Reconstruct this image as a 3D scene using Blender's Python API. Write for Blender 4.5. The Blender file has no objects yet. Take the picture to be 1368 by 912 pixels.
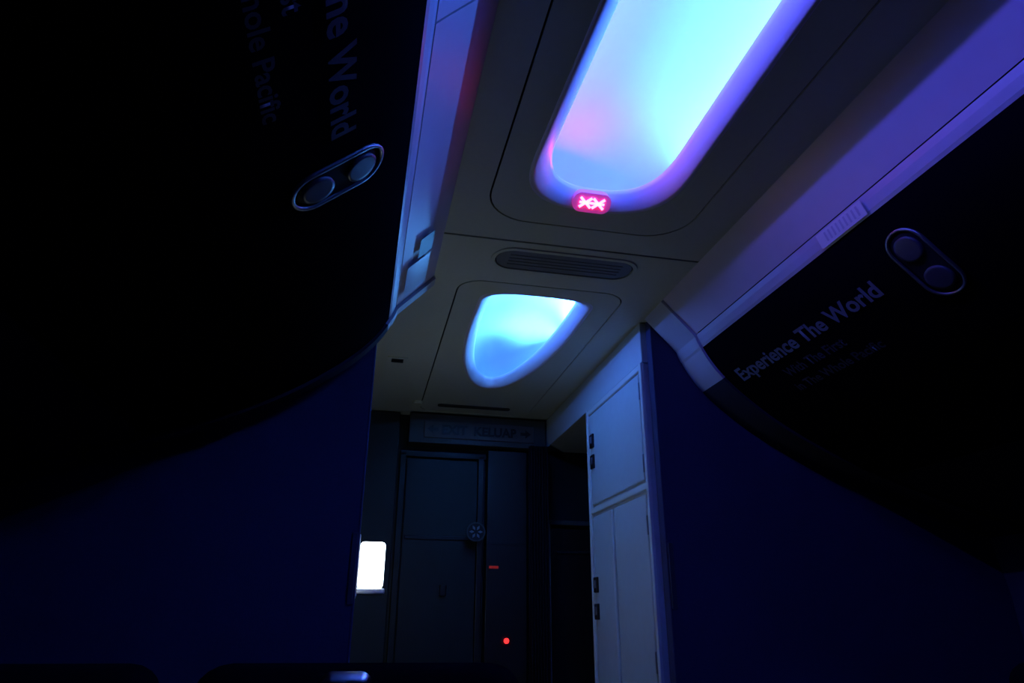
import bpy, bmesh, math
from mathutils import Vector, Matrix
H=1.1; ZC=1.1; CX=.535
S=bpy.context.scene
def P(x,y,z): return Vector((x*H,y*H,ZC+z*H))
# ---------- materials
def mat(name,col,rough=.5,spec=.5,metal=0,emit=None,es=0,var=.12,scale=30,bump=0,coat=0):
    m=bpy.data.materials.new(name); m.use_nodes=True
    nt=m.node_tree; b=nt.nodes['Principled BSDF']
    tc=nt.nodes.new('ShaderNodeTexCoord'); n=nt.nodes.new('ShaderNodeTexNoise')
    n.inputs['Scale'].default_value=scale; n.inputs['Detail'].default_value=4
    nt.links.new(tc.outputs['Object'],n.inputs['Vector'])
    r=nt.nodes.new('ShaderNodeValToRGB')
    r.color_ramp.elements[0].color=[c*(1-var) for c in col]+[1]
    r.color_ramp.elements[1].color=[min(1,c*(1+var)) for c in col]+[1]
    nt.links.new(n.outputs['Fac'],r.inputs['Fac']); nt.links.new(r.outputs['Color'],b.inputs['Base Color'])
    b.inputs['Roughness'].default_value=rough; b.inputs['Specular IOR Level'].default_value=spec
    b.inputs['Metallic'].default_value=metal
    if coat: b.inputs['Coat Weight'].default_value=coat
    if emit:
        b.inputs['Emission Color'].default_value=list(emit)+[1]; b.inputs['Emission Strength'].default_value=es
    if bump:
        bp=nt.nodes.new('ShaderNodeBump'); bp.inputs['Strength'].default_value=bump; bp.inputs['Distance'].default_value=.003
        nt.links.new(n.outputs['Fac'],bp.inputs['Height']); nt.links.new(bp.outputs['Normal'],b.inputs['Normal'])
    return m
M_ceil=mat('ceiling_plastic',(.66,.68,.54),.6,.3,scale=60,bump=.1,var=.05)
M_panel=mat('ceiling_panel',(.64,.66,.52),.6,.3,scale=60,bump=.1,var=.05)
M_bezel=mat('bezel_plastic',(.80,.75,.85),.45,.4,var=.03)
M_dome=mat('dome_shell',(.56,.60,.66),.7,.2,var=.02,scale=6)
M_cove=mat('cove_plastic',(.64,.56,.66),.42,.4,var=.04,scale=20)
M_rail=mat('rail_plastic',(.50,.48,.55),.35,.5,var=.05)
M_cup=mat('latch_cup_plastic',(.05,.05,.075),.4,.4,var=.05)
M_trim=mat('end_trim_plastic',(.5,.5,.55),.5,.4,var=.05)
M_trimd=mat('end_trim_shaded',(.03,.03,.045),.6,.05,var=.05)  # darker copy of the trim plastic, its fade into shade put into the colour
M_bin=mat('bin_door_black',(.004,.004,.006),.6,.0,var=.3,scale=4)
M_psu=mat('service_panel',(.014,.014,.02),.6,.05)
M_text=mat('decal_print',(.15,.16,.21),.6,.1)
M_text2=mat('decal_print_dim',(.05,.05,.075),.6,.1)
M_bulk=mat('bulkhead_laminate',(.055,.055,.12),.75,.05,var=.15,scale=150,bump=.2)
M_cab=mat('cabinet_laminate',(.50,.54,.54),.45,.4,var=.05)
M_frame=mat('cabinet_frame',(.62,.64,.60),.4,.5,var=.05)
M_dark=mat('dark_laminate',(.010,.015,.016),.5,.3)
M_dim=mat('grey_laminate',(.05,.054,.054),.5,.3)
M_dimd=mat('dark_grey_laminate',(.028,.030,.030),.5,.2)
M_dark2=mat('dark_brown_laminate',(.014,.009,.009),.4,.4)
M_black=mat('black_plastic',(.008,.008,.01),.4,.3)
M_metal=mat('brushed_metal',(.26,.26,.30),.4,.5,metal=.9)
M_glint=mat('glint_metal',(.95,.95,.95),.30,.5,metal=1)  # only for the added piece that makes the headrest glint
M_white=mat('white_plastic',(.7,.7,.7),.4,.4)
M_vent=mat('vent_grille',(.20,.21,.22),.5,.4)
M_curt=mat('curtain_cloth',(.012,.009,.014),.9,.1,scale=200,bump=.3)
M_seat=mat('seat_fabric',(.004,.004,.006),.9,.0,scale=200,bump=.4)
M_carpet=mat('carpet',(.03,.03,.05),.95,.1,scale=250,bump=.5)
M_wall=mat('sidewall_plastic',(.12,.12,.15),.6,.3)
M_sign=mat('sign_face',(.085,.075,.070),.5,.3)
M_lamp=mat('lamp_diffuser',(.9,.95,1),.4,.3,emit=(.80,.95,1),es=11,var=.01)
M_red=mat('red_led',(.8,.02,.02),.4,.3,emit=(1,.02,.02),es=3,var=.02)
M_pink=mat('sign_glow_glass',(.5,.3,.5),.4,.3,emit=(1,.02,.07),es=.28,var=.02)
M_hot=mat('sign_symbol_glow',(1,.4,.6),.4,.3,emit=(1,.035,.09),es=24,var=.02)
M_redrefl=mat('red_reflection_glow',(.5,.03,.02),.5,.3,emit=(1,.05,.02),es=.10)  # red reflection put in as colour and weak emission
# ---------- mesh helpers
def empty(name):
    e=bpy.data.objects.new(name,None); S.collection.objects.link(e); return e
def mk(name,verts,faces,m,parent=None,smooth=False,bevel=0):
    me=bpy.data.meshes.new(name); me.from_pydata([tuple(v) for v in verts],[],faces); me.materials.append(m)
    bm=bmesh.new(); bm.from_mesh(me); bmesh.ops.recalc_face_normals(bm,faces=bm.faces); bm.to_mesh(me); bm.free()
    if smooth:
        for p in me.polygons: p.use_smooth=True
    o=bpy.data.objects.new(name,me); S.collection.objects.link(o)
    if parent: o.parent=parent
    if bevel:
        b=o.modifiers.new('bev','BEVEL'); b.width=bevel; b.segments=3; b.limit_method='ANGLE'
    return o
def box(name,a,b,m,parent=None,bevel=.004):
    a=P(*a); b=P(*b)
    xs=(min(a.x,b.x),max(a.x,b.x)); ys=(min(a.y,b.y),max(a.y,b.y)); zs=(min(a.z,b.z),max(a.z,b.z))
    v=[(x,y,z) for x in xs for y in ys for z in zs]
    f=[(0,1,3,2),(4,6,7,5),(0,4,5,1),(2,3,7,6),(0,2,6,4),(1,5,7,3)]
    return mk(name,v,f,m,parent,bevel=bevel)
def shape(name,loops,z,thick,m,parent=None):
    c=bpy.data.curves.new(name,'CURVE'); c.dimensions='2D'; c.fill_mode='BOTH'; c.extrude=thick/2
    for L in loops:
        sp=c.splines.new('POLY'); sp.points.add(len(L)-1)
        for i,(x,y) in enumerate(L): sp.points[i].co=(x*H,y*H,0,1)
        sp.use_cyclic_u=True
    o=bpy.data.objects.new(name+'_c',c); S.collection.objects.link(o)
    dg=bpy.context.evaluated_depsgraph_get(); dg.update()
    me=bpy.data.meshes.new_from_object(o.evaluated_get(dg)); bpy.data.objects.remove(o)
    me.name=name; me.materials.clear(); me.materials.append(m)
    ob=bpy.data.objects.new(name,me); ob.location=(0,0,ZC+z*H+thick/2); S.collection.objects.link(ob)
    if parent: ob.parent=parent
    return ob
def rrect(x0,x1,y0,y1,r,n=8):
    out=[]
    for cx,cy,a in ((x1-r,y1-r,0),(x0+r,y1-r,90),(x0+r,y0+r,180),(x1-r,y0+r,270)):
        for i in range(n+1):
            t=math.radians(a+90*i/n); out.append((cx+r*math.cos(t),cy+r*math.sin(t)))
    return out
def outline(hw,y0,y1,nl,ne,fl,fe,ins=0,cx=.515,n=18,taper=0):
    hw-=ins;y0+=ins;y1-=ins
    out=[]
    for q in range(4):
        for i in range(n):
            t=math.pi/2*(i/n+q)
            c,s=math.cos(t),math.sin(t)
            far=s>=0
            L,e=(fl,fe) if far else (nl,ne)
            x=math.copysign(abs(c)**(2/e),c)*hw; y=math.copysign(abs(s)**(2/e),s)*L
            yy=(y1-L+y) if far else (y0+L+y)
            if taper: x*=1-taper*max(0,(y1-L-yy)/(y1-y0))
            out.append((cx+x,yy))
    return out
L1=dict(hw=.196,y0=-.1,y1=1.478,nl=.18,ne=2.8,fl=.19,fe=2.7,taper=.16)
L2=dict(hw=.197,y0=1.985,y1=2.98,nl=.09,ne=3.0,fl=.74,fe=2.0)
# ---------- ceiling
P1o=rrect(.245,.80,-.25,1.565,.12); P1i=rrect(.250,.795,-.245,1.560,.115)
P2o=rrect(.237,.793,1.925,3.40,.08); P2i=rrect(.242,.788,1.930,3.395,.075)
ceil=empty('ceiling')
shape('aisle_ceiling',[[(CX-.38,-1.2),(CX+.38,-1.2),(CX+.38,1.664),(CX-.38,1.664)],P1o],1,.006,M_ceil,ceil)
vent_hole=rrect(.318,.745,1.712,1.828,.056)
shape('entry_ceiling',[[(-1.0,1.97),(CX-.385,1.97),(CX-.385,1.672),(CX+.385,1.672),(CX+.385,2.07),(2.0,2.07),(2.0,3.52),(-1.0,3.52)],P2o,vent_hole],1,.006,M_ceil,ceil)
box('ceiling_backing',(-1.1,-1.2,1.24),(2.1,3.6,1.26),M_black,ceil,0)
def cove_light(name,L,Pi):
    e=empty(name)
    shape('surround_panel',[Pi,outline(**L)],1,.006,M_panel,e)
    prof=[(0,0),(.004,-.003),(.014,.000),(.030,.012),(.043,.027),(.048,.036),(.046,.040)]
    def loft(nm,prof,m,cap):
        vs=[];fs=[]
        for ins,dz in prof:
            for x,y in outline(**L,ins=ins): vs.append(P(x,y,1+dz))
        n=len(vs)//len(prof)
        for k in range(len(prof)-1):
            for i in range(n):
                j=(i+1)%n; fs.append((k*n+i,k*n+j,(k+1)*n+j,(k+1)*n+i))
        if cap: fs.append(tuple((len(prof)-1)*n+i for i in range(n)))
        return mk(nm,vs,fs,m,e,True)
    loft('bezel',prof,M_bezel,False)
    dome=[(.046,.040),(.02,.043),(-.002,.048),(-.006,.06),(-.002,.09),(.012,.12),(.035,.148),(.065,.168),(.10,.18),(.14,.186),(.165,.187)]
    loft('dome_shell',dome,M_dome,True)
    return e
e1=cove_light('recessed_ceiling_light',L1,P1i)
e2=cove_light('recessed_ceiling_light',L2,P2i)
def strip(name,p,target,sx,sy,col,w,parent,along=(0,1,0)):
    l=bpy.data.lights.new(name,'AREA'); l.shape='RECTANGLE'; l.size=sx*H; l.size_y=sy; l.energy=w; l.color=col
    o=bpy.data.objects.new(name,l); S.collection.objects.link(o); p=P(*p); t=P(*target)
    z=(p-t).normalized(); x=Vector(along).normalized(); x=(x-z*x.dot(z)).normalized(); y=z.cross(x)
    R=Matrix((x,y,z)).transposed().to_4x4(); R.translation=p; o.matrix_world=R; o.parent=parent; return o
strip('led_strip_right',(.515+.165,.70,1.060),(.515+.09,.70,1.19),1.30,.012,(.040,.20,1),14,e1,(.02,1,0))
strip('led_strip_left',(.515-.165,.68,1.060),(.515-.02,.68,1.19),1.30,.012,(.10,.085,1),9,e1,(-.02,1,0))
strip('led_strip_right',(.515+.172,2.20,1.060),(.515+.09,2.20,1.19),.36,.012,(.08,.36,1),7.5,e2)
strip('led_strip_far_right',(.515+.118,2.60,1.060),(.515+.04,2.55,1.19),.34,.012,(.08,.36,1),4.5,e2,(-.11,.30,0))
strip('led_strip_left',(.515-.172,2.2,1.060),(.515-.05,2.2,1.19),.36,.012,(.06,.17,1),4,e2)
strip('red_fill',(.515-.05,1.405,1.062),(.53,1.15,1.19),.06,.01,(1,.03,.2),.26,e1,(1,0,0))  # added red fill light, tints the dome front pink
# ---------- illuminated sign on bezel
sg=empty('illuminated_warning_sign')
SC=(.508,1.442,1.004)
def sgp(a,b,o):
    k=math.radians(35); return P(SC[0]+a,SC[1]+b*math.cos(k)-o*math.sin(k),SC[2]-b*math.sin(k)-o*math.cos(k))
pts=rrect(-.050,.050,-.026,.026,.022); n=len(pts)
mk('sign_body',[sgp(a,b,.006) for a,b in pts]+[sgp(a,b,-.02) for a,b in pts],[tuple(range(n)),tuple(range(2*n-1,n-1,-1))]+[(i,(i+1)%n,n+(i+1)%n,n+i) for i in range(n)],M_pink,sg)
def sgbar(a0,b0,a1,b1,w):
    d=Vector((a1-a0,b1-b0)).normalized(); q=Vector((-d.y,d.x))*w
    c=[(a0-q.x,b0-q.y),(a1-q.x,b1-q.y),(a1+q.x,b1+q.y),(a0+q.x,b0+q.y)]
    mk('symbol',[sgp(*v,.008) for v in c]+[sgp(*v,.006) for v in c],[(0,1,2,3),(7,6,5,4),(0,1,5,4),(2,3,7,6),(1,2,6,5),(0,3,7,4)],M_hot,sg)
for k in (-1,1):
    sgbar(k*.017-.015,-.013,k*.017+.015,.013,.0032); sgbar(k*.017-.015,.013,k*.017+.015,-.013,.0032)
sgbar(-.033,0,.033,0,.0028)
def stad(nm,cx,cy,w,h,z0,z1,m,par):
    pts=rrect(cx-w/2,cx+w/2,cy-h/2,cy+h/2,min(w,h)*.42)
    vs=[P(x,y,z0) for x,y in pts]+[P(x,y,z1) for x,y in pts]; n=len(pts)
    fs=[tuple(range(n)),tuple(range(2*n-1,n-1,-1))]+[(i,(i+1)%n,n+(i+1)%n,n+i) for i in range(n)]
    return mk(nm,vs,fs,m,par)
# ---------- air vent
av=empty('ceiling_air_vent')
shape('bezel_ring',[rrect(.308,.755,1.702,1.838,.066),rrect(.320,.743,1.714,1.826,.054)],.996,.007,M_panel,av)
shape('inner_plate',[rrect(.324,.739,1.718,1.822,.050)],.9985,.005,M_vent,av)
for i in range(4):
    y=1.742+i*.018
    box('louver',(.36,y,.9970),(.703,y+.003,.9995),M_vent,av,0)
sv=empty('ceiling_speaker_grille')
shape('frame',[rrect(.050,.130,2.66,2.74,.008),rrect(.066,.114,2.676,2.724,.004)],.995,.006,M_ceil,sv)
box('grille',(.064,2.674,.997),(.116,2.726,.999),M_black,sv,0)
sd=stad('smoke_detector',.22,3.26,.05,.05,.985,1.0,M_ceil,None)
sl=empty('ceiling_slot_vent')
stad('slot',.50,3.28,.36,.035,.994,.9995,M_dim,sl)
# ---------- overhead bins
door=[(.505,.842),(.525,.806),(.555,.765),(.60,.718),(.66,.668),(.73,.618),(.80,.576),(.89,.53),(.98,.492),(1.10,.45)]
def dens(p,n=5):
    o=[]
    for i in range(len(p)-1):
        p0=p[max(0,i-1)];p1=p[i];p2=p[i+1];p3=p[min(len(p)-1,i+2)]
        for k in range(n):
            t=k/n
            o.append(tuple(.5*((2*p1[j])+(-p0[j]+p2[j])*t+(2*p0[j]-5*p1[j]+4*p2[j]-p3[j])*t*t+(-p0[j]+3*p1[j]-3*p2[j]+p3[j])*t**3) for j in (0,1)))
    o.append(p[-1]); return o
DR=dens(door)
def sweep(nm,prof,y0,y1,side,m,par,t=.008):
    n=len(prof); vs=[]; nr=[]
    for i in range(n):
        a=prof[max(0,i-1)]; b=prof[min(n-1,i+1)]; dx,dz=b[0]-a[0],b[1]-a[1]; l=math.hypot(dx,dz); nr.append((-dz/l,dx/l))
    back=[(p[0]+q[0]*t,p[1]+q[1]*t) for p,q in zip(prof,nr)]
    ring=prof+back[::-1]; N=len(ring)
    for y in (y0,y1):
        for o,z in ring: vs.append(P(CX+side*o,y,z))
    fs=[(i,(i+1)%N,N+(i+1)%N,N+i) for i in range(N)]
    for b in (0,N):
        for i in range(n-1): fs.append((b+i,b+i+1,b+N-2-i,b+N-1-i))
    return mk(nm,vs,fs,m,par)
def arc_at(prof,s):
    for i in range(len(prof)-1):
        l=math.hypot(prof[i+1][0]-prof[i][0],prof[i+1][1]-prof[i][1])
        if s<=l or i==len(prof)-2:
            dx=(prof[i+1][0]-prof[i][0])/l; dz=(prof[i+1][1]-prof[i][1])/l
            return prof[i][0]+dx*s,prof[i][1]+dz*s,dx,dz
        s-=l
def on_door(side,y,s,off):
    o,z,dx,dz=arc_at(DR,max(0,s))
    return P(CX+side*(o+dz*off),y,z-dx*off)
def door_text(body,size,side,ystart,s_base,m,par,length=None,bold=.0016):
    c=bpy.data.curves.new('t','FONT'); c.body=body; c.size=size; c.resolution_u=3; c.offset=bold
    o=bpy.data.objects.new('t',c); S.collection.objects.link(o)
    dg=bpy.context.evaluated_depsgraph_get(); dg.update(); me=bpy.data.meshes.new_from_object(o.evaluated_get(dg)); bpy.data.objects.remove(o)
    w=max(v.co.x for v in me.vertices); k=1 if not length else length/w
    for v in me.vertices:
        u=v.co.x*k; q=v.co.y
        y=ystart-u if side>0 else ystart+u
        v.co=on_door(side,y,s_base-q,.004)
    me.materials.clear(); me.materials.append(m)
    ob=bpy.data.objects.new('lettering',me); S.collection.objects.link(ob); ob.parent=par
def door_patch(nm,side,yc,sc,ly,ls,off,th,m,par,hole=None,r=None):
    r=min(ly,ls)*.49 if r is None else r
    pts=rrect(-ly/2,ly/2,-ls/2,ls/2,r,10)
    n=len(pts); vs=[];fs=[]
    def ring(pp,o): return [on_door(side,yc+a,sc+b,o) for a,b in pp]
    if hole:
        inn=rrect(-ly/2+hole,ly/2-hole,-ls/2+hole,ls/2-hole,max(.002,r-hole),10)
        vs=ring(pts,off)+ring(pts,off+th)+ring(inn,off+th)+ring(inn,off)
        for k in range(3):
            for i in range(n): j=(i+1)%n; fs.append((k*n+i,k*n+j,(k+1)*n+j,(k+1)*n+i))
    else:
        ks=[1,1,.8,.6,.4,.2]
        for q,kk in enumerate(ks): vs+=ring([(a*kk,b*kk) for a,b in pts],off if q==0 else off+th)
        for k in range(len(ks)-1):
            for i in range(n): j=(i+1)%n; fs.append((k*n+i,k*n+j,(k+1)*n+j,(k+1)*n+i))
        fs.append(tuple((len(ks)-1)*n+i for i in range(n)))
    return mk(nm,vs,fs,m,par,True)
cove=dens([(.378,1.0),(.392,.985),(.43,.945),(.465,.908),(.485,.886)],3)
rail=[(.487,.884),(.492,.868),(.50,.850),(.507,.842)]
for side in (1,-1):
    b=empty('overhead_bin'); yend=1.93
    for (a,c) in ((-1.2,.05),(.055,.84),(.845,yend)) if side<0 else ((-1.2,-.10),(-.095,yend)):
        sweep('cove_panel',cove,a,c,side,M_cove,b)
    sweep('top_rail',rail,-1.2,yend,side,M_rail,b,.012)
    for (a,c) in ((-1.2,.08),(.088,yend)):
        sweep('bin_door',DR,a,c,side,M_bin,b,.012)
    sweep('service_panel',[(1.108,.447),(1.3,.385),(1.58,.30)],-1.2,yend,side,M_psu,b)
    k=12 if side>0 else 2
    yt=1.975 if side<0 else 2.075
    full=cove+rail+DR+[(1.3,.385),(1.6,.295)]
    off=[(o-.006,z-.008) for o,z in full]; nk=len(cove)+len(rail)+k
    sweep('end_trim',off[:nk+1],yend,yt,side,M_trim,b,.02)
    sweep('end_trim_lower',off[nk:],yend,yt,side,M_trimd,b,.02)  # lower trim darkened by colour where the light fades out
    vs=[P(CX+side*o,1.965 ,z) for o,z in full]+[P(CX+side*1.6,1.965,1.0)]
    mk('end_panel',vs,[tuple(range(len(vs)))],M_trimd,b)
    sc=.150 if side>0 else .185; yc=1.10 if side>0 else 1.025
    door_patch('latch_rim',side,yc,sc,.094,.185,.001,.006,M_metal,b,hole=.006)
    door_patch('latch_cup',side,yc,sc-.043,.060,.060,.002,.006,M_cup,b)
    door_patch('latch_cup',side,yc,sc+.043,.060,.060,.002,.006,M_cup,b)
    door_patch('latch_plate',side,yc,sc,.084,.173,.000,.0025,M_psu,b)
    if side>0:
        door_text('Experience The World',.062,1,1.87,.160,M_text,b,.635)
        door_text('With The First',.042,1,1.70,.222,M_text2,b,.26,.0008)
        door_text('in The Whole Pacific',.040,1,1.72,.275,M_text2,b,.36,.0008)
    else:
        door_text('Experience The World',.062,-1,.28,.197,M_text2,b,.635)
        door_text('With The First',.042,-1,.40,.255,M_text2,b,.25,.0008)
        door_text('in The Whole Pacific',.040,-1,.42,.300,M_text2,b,.40,.0008)
def cove_plac(nm,side,y0,y1,pa,pb,m,d=.006):
    return mk(nm,[P(CX+side*(pa[0]-d),y0,pa[1]-d),P(CX+side*(pa[0]-d),y1,pa[1]-d),P(CX+side*(pb[0]-d),y1,pb[1]-d),P(CX+side*(pb[0]-d),y0,pb[1]-d)],[(0,1,2,3)],m)
rp=cove_plac('row_placard',1,1.12,1.28,(.488,.882),(.502,.848),M_white)
for i in range(9):
    cove_plac('placard_print',1,1.135+i*.014,1.141+i*.014,(.490,.877),(.499,.855),M_rail,.0068).parent=rp
cove_plac('row_placard',-1,1.58,1.68,(.415,.960),(.450,.924),M_black)
cove_plac('row_placard',-1,1.695,1.88,(.415,.960),(.475,.897),M_rail)
# ---------- shell
sw=[(1.58,.302),(1.62,.1),(1.63,-.2),(1.60,-.5),(1.52,-1.0)]
sweep('wall_right',dens(sw),-1.2,3.55,1,M_wall,None,.02)
sweep('wall_left',dens(sw),-1.2,3.55,-1,M_wall,None,.02)
for s_,nm in ((1,'wall_entry_right'),(-1,'wall_entry_left')):
    sweep(nm,[(1.50,1.0),(1.6,.30)],2.1,3.55,s_,M_wall,None,.02)
box('floor',(-1.1,-1.2,-1.02),(2.2,3.6,-1.0),M_carpet,None,0)
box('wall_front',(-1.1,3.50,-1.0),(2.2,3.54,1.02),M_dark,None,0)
def bulkhead(side,edge,y0=2.08,y1=2.115):
    e=empty('bulkhead_partition')
    lo=[(edge,-1.0),(edge,.998),(1.5,.998),(1.6,.30),(1.62,.1),(1.625,-.2),(1.60,-.5),(1.51,-1.0)]
    vs=[P(CX+side*o,y,z) for y in (y0,y1) for o,z in lo]; n=len(lo)
    fs=[tuple(range(n)),tuple(range(2*n-1,n-1,-1))]+[(i,(i+1)%n,n+(i+1)%n,n+i) for i in range(n)]
    mk('panel',vs,fs,M_bulk,e)
    box('edge_trim',(CX+side*(edge-.004),y0-.002,-1),(CX+side*(edge+.004),y1+.004,.998),M_bulk,e)
    box('strap_clip',(CX+side*(edge+.002),y0-.008,.05),(CX+side*(edge+.018),y0,.24),M_cup,e,.002)
    return e
bulkhead(1,.395)
bulkhead(-1,.537)
# ---------- galley cabinet (right)
g=empty('galley_cabinet')
box('carcass',(.912,2.125,-1),(1.5,2.735,.845),M_cab,g)
def slab(nm,y0,y1,z0,z1,m=M_cab): box(nm,(.900,y0,z0),(.914,y1,z1),m,g,.006)
slab('upper_door',2.150,2.700,.445,.815)
slab('top_frame',2.12,2.735,.822,.846,M_frame)
slab('mid_frame',2.12,2.735,.412,.437,M_frame)
slab('lower_wide_door',2.150,2.455,-.93,.400)
slab('lower_narrow_door',2.480,2.700,-.93,.400)
box('edge_post',(.897,2.118,-1),(.912,2.136,.846),M_frame,g)
box('edge_post',(.897,2.716,-1),(.912,2.735,.846),M_frame,g)
for y,z in ((2.645,.70),(2.645,.615),(2.655,.145),(2.655,.05)):
    box('latch_housing',(.892,y,z-.028),(.902,y+.04,z+.028),M_black,g,.003)
    box('latch_lever',(.888,y+.010,z-.012),(.895,y+.030,z+.016),M_metal,g,.002)
for z in (.30,-.1,-.6,.75,.50):
    box('hinge',(.896,2.138,z-.03),(.902,2.147,z+.03),M_metal,g,.001)
so=box('trim_1',(.905,2.12,.848),(1.5,3.49,.996),M_cab)
# ---------- far wall
es=empty('exit_sign')
box('sign_box',(.196,3.40,.835),(.895,3.498,.985),M_dim,es)
box('sign_face',(.27,3.392,.862),(.83,3.401,.948),M_sign,es,.003)
def flat_text(body,size,x,y,z,m,par):
    c=bpy.data.curves.new('t','FONT'); c.body=body; c.size=size*H; c.align_x='CENTER'; c.extrude=.001; c.offset=.0025
    o=bpy.data.objects.new('lettering',c); S.collection.objects.link(o); c.materials.append(m)
    o.location=P(x,y,z); o.rotation_euler=(math.pi/2,0,0); o.parent=par; return o
flat_text('EXIT  KELUAR',.062,.55,3.388,.884,M_black,es)
for sx in (-1,1):
    x=.55+sx*.235
    a=[P(x+sx*.03,3.388,.905),P(x,3.388,.928),P(x,3.388,.913),P(x-sx*.025,3.388,.913),P(x-sx*.025,3.388,.897),P(x,3.388,.897),P(x,3.388,.882)]
    mk('arrow',a,[tuple(range(7))],M_black,es)
fl=box('trim_2',(-.35,3.44,-1),(.15,3.498,.995),M_dimd)
d=empty('door_1')
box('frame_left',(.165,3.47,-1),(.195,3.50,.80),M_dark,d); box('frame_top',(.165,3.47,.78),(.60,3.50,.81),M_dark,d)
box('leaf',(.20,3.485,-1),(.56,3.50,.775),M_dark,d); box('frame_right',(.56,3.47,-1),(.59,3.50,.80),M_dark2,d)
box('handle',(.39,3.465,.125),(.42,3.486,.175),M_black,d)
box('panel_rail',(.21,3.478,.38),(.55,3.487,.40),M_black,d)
col=empty('equipment_column')
box('column_body',(.60,3.42,-1),(.80,3.498,.82),M_dark2,col)
box('red_reflection',(.615,3.415,.25),(.66,3.421,.262),M_redrefl,col,0)  # glowing strip painting in a red reflection on the column
box('panel_seam',(.605,3.417,.36),(.795,3.421,.37),M_black,col,0)
em=empty('round_gauge')
def disc(nm,cx,y0,cz,r,m,par,ri=0,n=40):
    vs=[];rr=[r,r,ri] if ri else [r,r]
    ys=[y0+.008,y0,y0] if ri else [y0+.006,y0]
    for R,y in zip(rr,ys):
        for i in range(n): a=2*math.pi*i/n; vs.append(P(cx+R*math.cos(a),y,cz+R*math.sin(a)))
    fs=[(k*n+i,k*n+(i+1)%n,(k+1)*n+(i+1)%n,(k+1)*n+i) for k in range(len(rr)-1) for i in range(n)]
    if not ri: fs.append(tuple(n+i for i in range(n)))
    return mk(nm,vs,fs,m,par)
gx,gz=.545,.415
disc('ring',gx,3.402,gz,.046,M_dim,em,.039); disc('face',gx,3.405,gz,.041,M_black,em)
box('stem',(gx-.012,3.410,gz-.012),(gx+.012,3.469,gz+.012),M_black,em,.002)
for k in range(6):
    a=k*math.pi/3; c=P(gx+.021*math.cos(a),3.401,gz+.021*math.sin(a))
    mk('petal',[c+Vector((.007*math.cos(a+t),0,.007*math.sin(a+t)))*(2 if j%2==0 else 1) for j,t in enumerate((0,math.pi/2,math.pi,-math.pi/2))],[(0,1,2,3)],M_vent,em)
il=empty('indicator_light'); disc('lens',.700,3.405,-.066,.012,M_red,il); disc('bezel',.700,3.408,-.066,.018,M_black,il,.012)
def curtain(x0,x1,y,z0,z1):
    n=80; vs=[];fs=[]
    for i in range(n+1):
        t=i/n; x=x0+(x1-x0)*t; yy=y+.022*math.sin(t*math.pi*14)
        for z,k in ((z1,.6),((z0+z1)/2,1),(z0,1.15)): vs.append(P(x,y+(yy-y)*k,z))
    for i in range(n):
        for j in (0,1): fs.append((i*3+j,(i+1)*3+j,(i+1)*3+j+1,i*3+j+1))
    o=mk('galley_curtain',vs,fs,M_curt,None,True); o.modifiers.new('s','SOLIDIFY').thickness=.003
curtain(.79,.885,3.33,-.98,.83)
d2=empty('door_2')
box('frame_left',(.895,3.44,-1),(.925,3.498,.49),M_frame,d2); box('frame_top',(.895,3.44,.465),(1.5,3.498,.49),M_dim,d2)
box('leaf',(.935,3.47,-.98),(1.5,3.498,.455),M_dark2,d2); box('inner_rail',(.96,3.462,.33),(1.45,3.472,.345),M_dark,d2)
# ---------- wall lamp on bulkhead edge
wl=empty('wall_lamp')
box('diffuser',(.006,2.16,.097),(.078,2.235,.226),M_lamp,wl,.012)
box('base_cap',(.000,2.15,.080),(.084,2.245,.096),M_white,wl,.006)
box('mount',(-.010,2.10,.07),(.004,2.27,.24),M_white,wl,.004)
box('wall_lavatory',(-1.0,2.12,-1),(-.012,2.62,.996),M_dimd,None)
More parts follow.
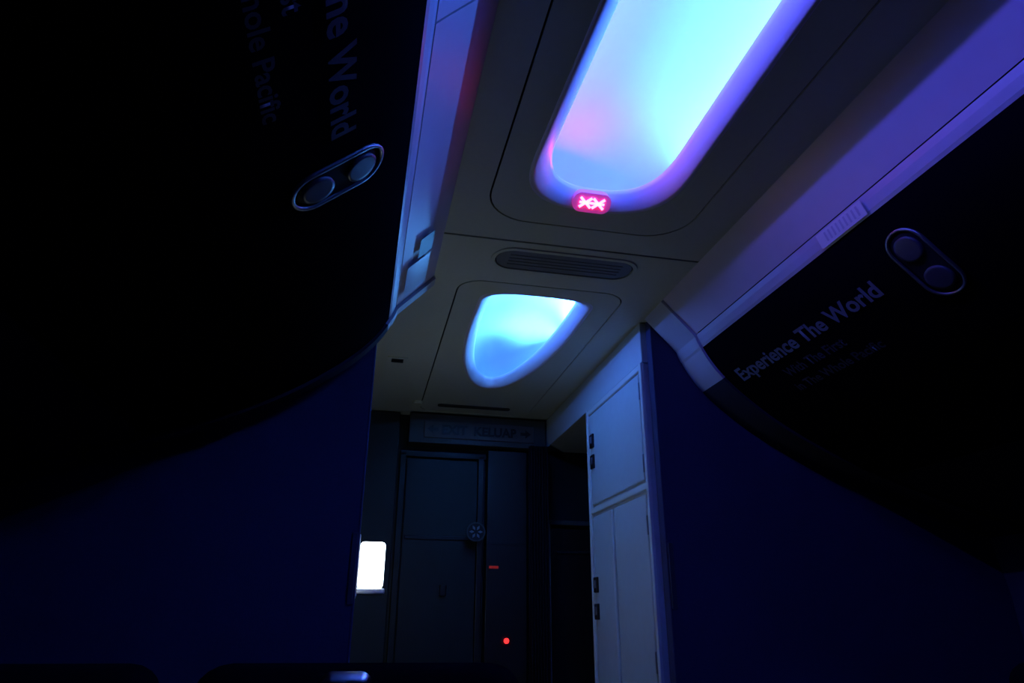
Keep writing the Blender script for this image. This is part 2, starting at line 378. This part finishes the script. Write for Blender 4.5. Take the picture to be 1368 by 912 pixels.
# ---------- seats
def seat_row(x0,y,n=3):
    e=empty('passenger_seat_row')
    sw_=.42
    def rb(nm,a,b,m,bev):
        o=box(nm,a,b,m,e,0); o.modifiers.new('b','BEVEL').width=bev; o.modifiers['b'].segments=5
        for p in o.data.polygons: p.use_smooth=True
        return o
    for i in range(n):
        xa=x0+i*sw_
        rb('backrest',(xa+.01,y,-.58),(xa+sw_-.01,y+.11,-.12),M_seat,.045)
        rb('headrest',(xa+.02,y-.01,-.26),(xa+sw_-.02,y+.10,-.044),M_seat,.04)
        rb('cushion',(xa+.01,y-.42,-.66),(xa+sw_-.01,y+.02,-.54),M_seat,.04)
        rb('armrest',(xa-.02,y-.35,-.42),(xa+.02,y+.03,-.38),M_black,.012)
        box('arm_post',(xa-.012,y-.02,-.66),(xa+.012,y+.02,-.40),M_black,e)
    rb('armrest',(x0+n*sw_-.02,y-.35,-.42),(x0+n*sw_+.02,y+.03,-.38),M_black,.012)
    for k in (.3,n-.3):
        for yy in (y-.36,y-.02): box('leg',(x0+k*sw_-.015,yy,-1),(x0+k*sw_+.015,yy+.03,-.65),M_metal,e)
        box('beam',(x0+k*sw_-.015,y-.38,-.67),(x0+k*sw_+.015,y+.02,-.65),M_metal,e)
    box('beam_cross',(x0+.02,y-.2,-.67),(x0+n*sw_-.02,y-.15,-.66),M_metal,e)
    return e,rb
_,rb=seat_row(-1.03,.90)
rb('headrest_glint',(-.030,.882,-.082),(.028,.93,-.050),M_glint,.014)  # added metal piece standing in for the highlight on the headrest top
seat_row(.95,.90)
# ---------- world, camera
W=bpy.data.worlds.new('cabin_night'); S.world=W; W.use_nodes=True
W.node_tree.nodes['Background'].inputs[0].default_value=(.0,.0,.0,1)
r=Vector((0.9782,-0.2084,0.0069)).normalized(); f=Vector((0.1905,0.9057,0.3773)); f=(f-r*f.dot(r)).normalized(); u=r.cross(f)
cam=bpy.data.cameras.new('camera'); co=bpy.data.objects.new('camera',cam); S.collection.objects.link(co)
Mx=Matrix((r,u,-f)).transposed().to_4x4(); Mx.translation=(0,0,ZC); co.matrix_world=Mx
cam.sensor_width=36; cam.lens=930/1368*36; cam.clip_start=.02; S.camera=co
S.view_settings.view_transform='Standard'
